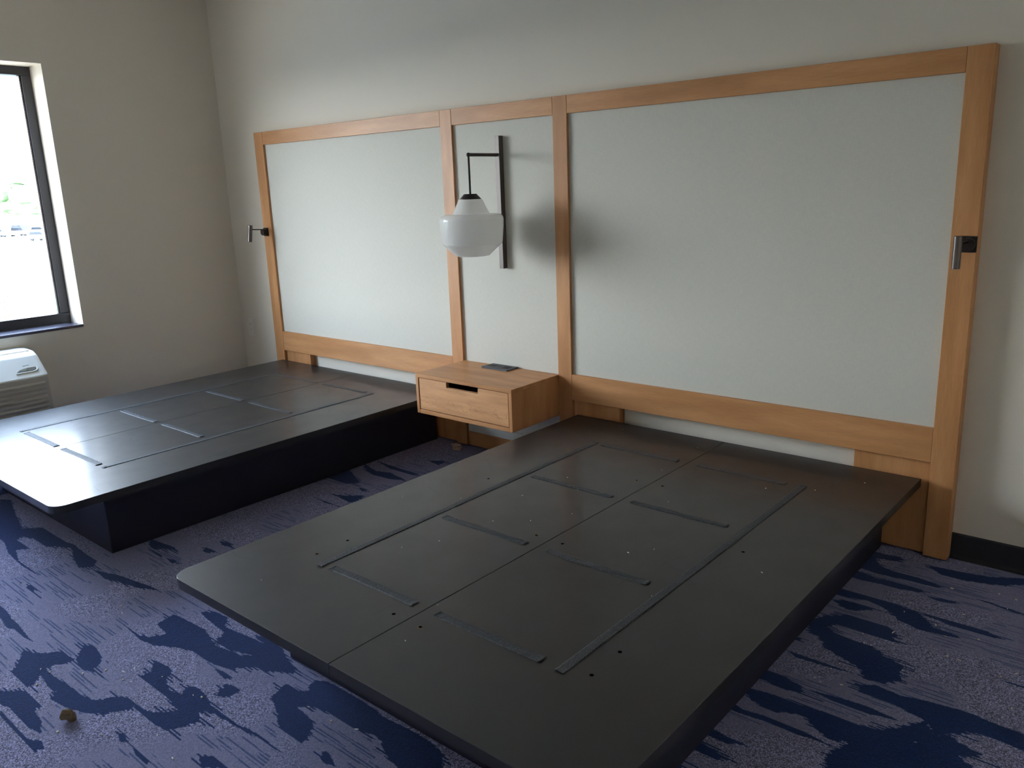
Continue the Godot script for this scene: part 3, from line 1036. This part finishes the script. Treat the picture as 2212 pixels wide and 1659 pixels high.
func scatter(kinds: Array, at: Array, y: float, label: String, group: String) -> void:
	for i in range(0, at.size(), 2):
		var o := MeshInstance3D.new()
		o.name = numbered("debris_crumb")
		o.mesh = kinds[[0, 1, 0, 2, 0, 1][(i / 2) % 6]]
		add_child(o)
		var s := (0.45 if y > 0.1 else 0.7) * (0.6 + rng.randf() * 0.7)
		o.scale = Vector3.ONE * s
		o.position = Vector3(at[i], y + 0.0018 * s, at[i + 1])
		o.rotation.y = rng.randf() * TAU
		tag(o, label, "crumb", group)


# ---------------------------------------------------------------- beyond the window
func outside() -> void:
	M.gravel = mat(rgb8(140, 139, 132), 0.95, 0.2)
	M.lawn = mat(rgb8(88, 104, 60), 0.95, 0.2)
	M.leaf = mat(rgb8(112, 140, 92), 0.8, 0.3)
	M.leaf_far = mat(rgb8(112, 140, 92), 0.8, 0.3)
	M.hill = mat(rgb8(100, 124, 84), 0.9, 0.2)
	M.bark = mat(rgb8(96, 84, 70), 0.9, 0.2)
	M.pale_wall = mat(rgb8(205, 204, 200), 0.9, 0.2)
	M.car_white = mat(rgb8(214, 216, 220), 0.3)
	M.car_blue = mat(rgb8(70, 92, 140), 0.3)
	M.car_grey = mat(rgb8(122, 118, 122), 0.3)
	M.car_glass = mat(rgb8(36, 40, 46), 0.1)
	M.tyre = mat(rgb8(28, 28, 30), 0.8)
	var gy := -4.5
	var g := obj("ground", box_mesh(Vector3(-900, gy - 0.5, -700), Vector3(XL - 6.0, gy, 500)), M.gravel)
	tag(g, "pale paved ground far below the window", "", "", "structure")
	var dir := Vector2(-0.945, -0.326)
	var at := func(far: float, aside: float) -> Vector3: return Vector3(2.34 + dir.x * far - dir.y * aside, gy, 3.03 + dir.y * far + dir.x * aside)
	# tree line
	for i in 17:
		var far := 250.0 + (i % 2) * 34.0 + hash01(i, 2) * 8.0
		tree(at.call(far, -62.0 + i * 7.6), 9.0 + hash01(i, 4) * 5.0, 300 + i, M.leaf, "broad green tree in the far tree line beyond the parking lot", "trees in the far tree line")
	for i in 11:
		tree(at.call(380.0 + (i % 2) * 50.0, -70.0 + i * 14.0), 17.0 + hash01(i, 8) * 9.0, 400 + i, M.leaf_far, "tall tree rising behind the far tree line", "tall trees behind the tree line")
	var hl := begin()
	for i in 40:
		var s0 := -420.0 + i * 21.0
		var p0: Vector3 = at.call(640.0, s0)
		var p1: Vector3 = at.call(640.0, s0 + 21.0)
		var q0: Vector3 = at.call(800.0, s0)
		var q1: Vector3 = at.call(800.0, s0 + 21.0)
		var h0 := 20.0 + 9.0 * sin(i * 0.55) + 5.0 * sin(i * 1.7)
		var h1 := 20.0 + 9.0 * sin((i + 1) * 0.55) + 5.0 * sin((i + 1) * 1.7)
		q0.y += h0
		q1.y += h1
		var n := (p1 - p0).cross(q0 - p0).normalized()
		if n.y < 0.0: n = -n
		quad(hl, p0, p1, q1, q0, n)
		var r0 := q0 + Vector3(-90, -q0.y + gy, -30)
		var r1 := q1 + Vector3(-90, -q1.y + gy, -30)
		quad(hl, q0, q1, r1, r0, Vector3(-0.2, 1, 0).normalized())
	tag(obj("hill", hl.commit(), M.hill), "low wooded hill on the horizon", "", "", "structure")
	# long low building behind the cars
	var bt := thing("warehouse", at.call(232.0, 0.0), "long low white building behind the parked cars", "building")
	bt.rotation.y = atan2(dir.x, dir.y) + PI
	obj("wall", box_mesh(Vector3(-55, 0, -6), Vector3(55, 1.7, 6)), M.pale_wall, bt)
	obj("roof", box_mesh(Vector3(-55.4, 1.7, -6.4), Vector3(55.4, 2.0, 6.4)), M.pale_wall, bt)
	# parked cars
	var paints := ["car_grey", "car_white", "car_blue", "car_grey", "car_blue", "car_white", "car_grey"]
	for i in 13:
		var p: Vector3 = at.call(172.0, -19.0 + i * 3.1)
		car(p, M[paints[i % 7]], i % 3 == 0, ["grey", "white", "blue", "grey", "blue", "white", "grey"][i % 7])
	car(at.call(146.0, 2.2), M.car_grey, false, "grey", "lone grey car parked in front of the row of cars")
	# power pole and its wires
	var pole := thing("utility_pole", at.call(240.0, -5.3), "pale utility pole with crossarm and wires before the tree line", "utility pole")
	obj("pole", rod_mesh(Vector3.ZERO, Vector3(0, 9.0, 0), 0.22, 10), M.pale_wall, pole)
	obj("crossarm", box_mesh(Vector3(-0.15, 7.6, -1.6), Vector3(0.15, 7.85, 1.6)), M.pale_wall, pole)
	for z in [-1.4, 1.4]:
		var wr := begin()
		for i in 12:
			var a := Vector3(z * 0.2, 7.9 - 1.2 * sin(PI * i / 12.0), z * 0.5 + i * 5.0)
			var b := Vector3(z * 0.2, 7.9 - 1.2 * sin(PI * (i + 1) / 12.0), z * 0.5 + (i + 1) * 5.0)
			rod(wr, a, b, 0.06, 6, 0.001)
		obj("wire", wr.commit(), M.pale_wall, pole)
	# lawn and a young tree close by
	var lw := begin()
	box(lw, Vector3(-70, gy, -40), Vector3(-38, gy + 0.06, 30))
	tag(obj("lawn", lw.commit(), M.lawn), "strip of bright lawn below the window", "", "", "structure")
	young_tree(Vector3(-21.3, gy, -4.05))


func tree(at: Vector3, h: float, seed_: int, leaf: Material, label: String, group: String) -> void:
	var t := thing("tree", at, label, "tree", group)
	obj("trunk", rod_mesh(Vector3(0, -0.1, 0), Vector3(0, h * 0.45, 0), h * 0.025, 8), M.bark, t)
	var st := begin()
	for i in 9:
		var a := hash01(seed_, i) * TAU
		var rr := h * 0.3 * sqrt(hash01(seed_, i + 20))
		var y := h * (0.18 + 0.62 * hash01(seed_, i + 40))
		var s := h * (0.26 + 0.2 * hash01(seed_, i + 60)) * (1.15 - 0.5 * y / h)
		var m := lump(Vector3(s, s * 0.8, s) * 1.5, seed_ + i, 1)
		st.append_from(m, 0, Transform3D(Basis(Vector3.UP, a), Vector3(cos(a) * rr, y, sin(a) * rr)))
	obj("crown", st.commit(), leaf, t)


func car(at: Vector3, paint: Material, tall: bool, tone: String, label := "") -> void:
	var text: String = label if label else ("%s van parked in the far row outside the window" if tall else "%s car parked in the far row outside the window") % tone
	var t := thing("car", at, text, "car", "" if label else "cars parked in the far row")
	t.rotation.y = 0.33
	var r := 1.95 if tall else 1.45
	var body := begin()
	extrude(body, PackedVector2Array([Vector2(-2.2, 0.3), Vector2(2.2, 0.3), Vector2(2.25, 0.7), Vector2(1.9, 0.88), Vector2(1.15, 0.95), Vector2(-2.1, 0.95), Vector2(-2.25, 0.7)]), Vector3(0, 0, -0.88), Vector3(1, 0, 0), Vector3(0, 1, 0), Vector3(0, 0, 1), 1.76, 0.05)
	obj("body", body.commit(), paint, t)
	var cab := begin()
	extrude(cab, PackedVector2Array([Vector2(-2.0, 0.95), Vector2(1.15, 0.95), Vector2(0.45, r - 0.05), Vector2(-1.6, r - 0.05)]), Vector3(0, 0, -0.78), Vector3(1, 0, 0), Vector3(0, 1, 0), Vector3(0, 0, 1), 1.56, 0.05)
	obj("windows", cab.commit(), M.car_glass, t)
	obj("roof", box_mesh(Vector3(-1.6, r - 0.05, -0.74), Vector3(0.45, r, 0.74), 0.02), paint, t)
	for x in [-1.4, 1.4]:
		for z in [-0.86, 0.66]:
			obj("wheel", rod_mesh(Vector3(x, 0.32, z), Vector3(x, 0.32, z + 0.2), 0.32, 12), M.tyre, t)


func young_tree(at: Vector3) -> void:
	var t := thing("young_tree", at, "young leafy tree close outside the window's lower pane", "tree")
	obj("trunk", rod_mesh(Vector3(0, -0.05, 0), Vector3(0, 3.0, 0), 0.045, 10), M.bark, t)
	var br := begin()
	var lf := begin()
	var r := RandomNumberGenerator.new()
	r.seed = 77
	for i in 26:
		var y := 1.0 + r.randf() * 2.3
		var a := r.randf() * TAU
		var l := (0.25 + 0.75 * r.randf()) * (1.2 - 0.25 * absf(y - 2.0))
		var tip := Vector3(cos(a) * l, y + l * 0.55, sin(a) * l)
		rod(br, Vector3(0, y, 0), tip, 0.009, 6)
		for k in 46:
			var f := 0.25 + 0.8 * r.randf()
			var p := Vector3(0, y, 0).lerp(tip, f) + Vector3(r.randf() - 0.5, r.randf() - 0.5, r.randf() - 0.5) * 0.3
			var u := Vector3(r.randf() - 0.5, r.randf() - 0.5, r.randf() - 0.5).normalized() * 0.055
			var v := u.cross(Vector3(r.randf() - 0.5, 1.0, r.randf() - 0.5)).normalized() * 0.024
			var n := u.cross(v).normalized()
			tri(lf, p - u, p + v, p + u, n)
			tri(lf, p - u, p + u, p - v, n)
	obj("branches", br.commit(), M.bark, t)
	var fo := obj("foliage", lf.commit(), M.leaf, t)
	fo.set_meta("kind", "stuff")
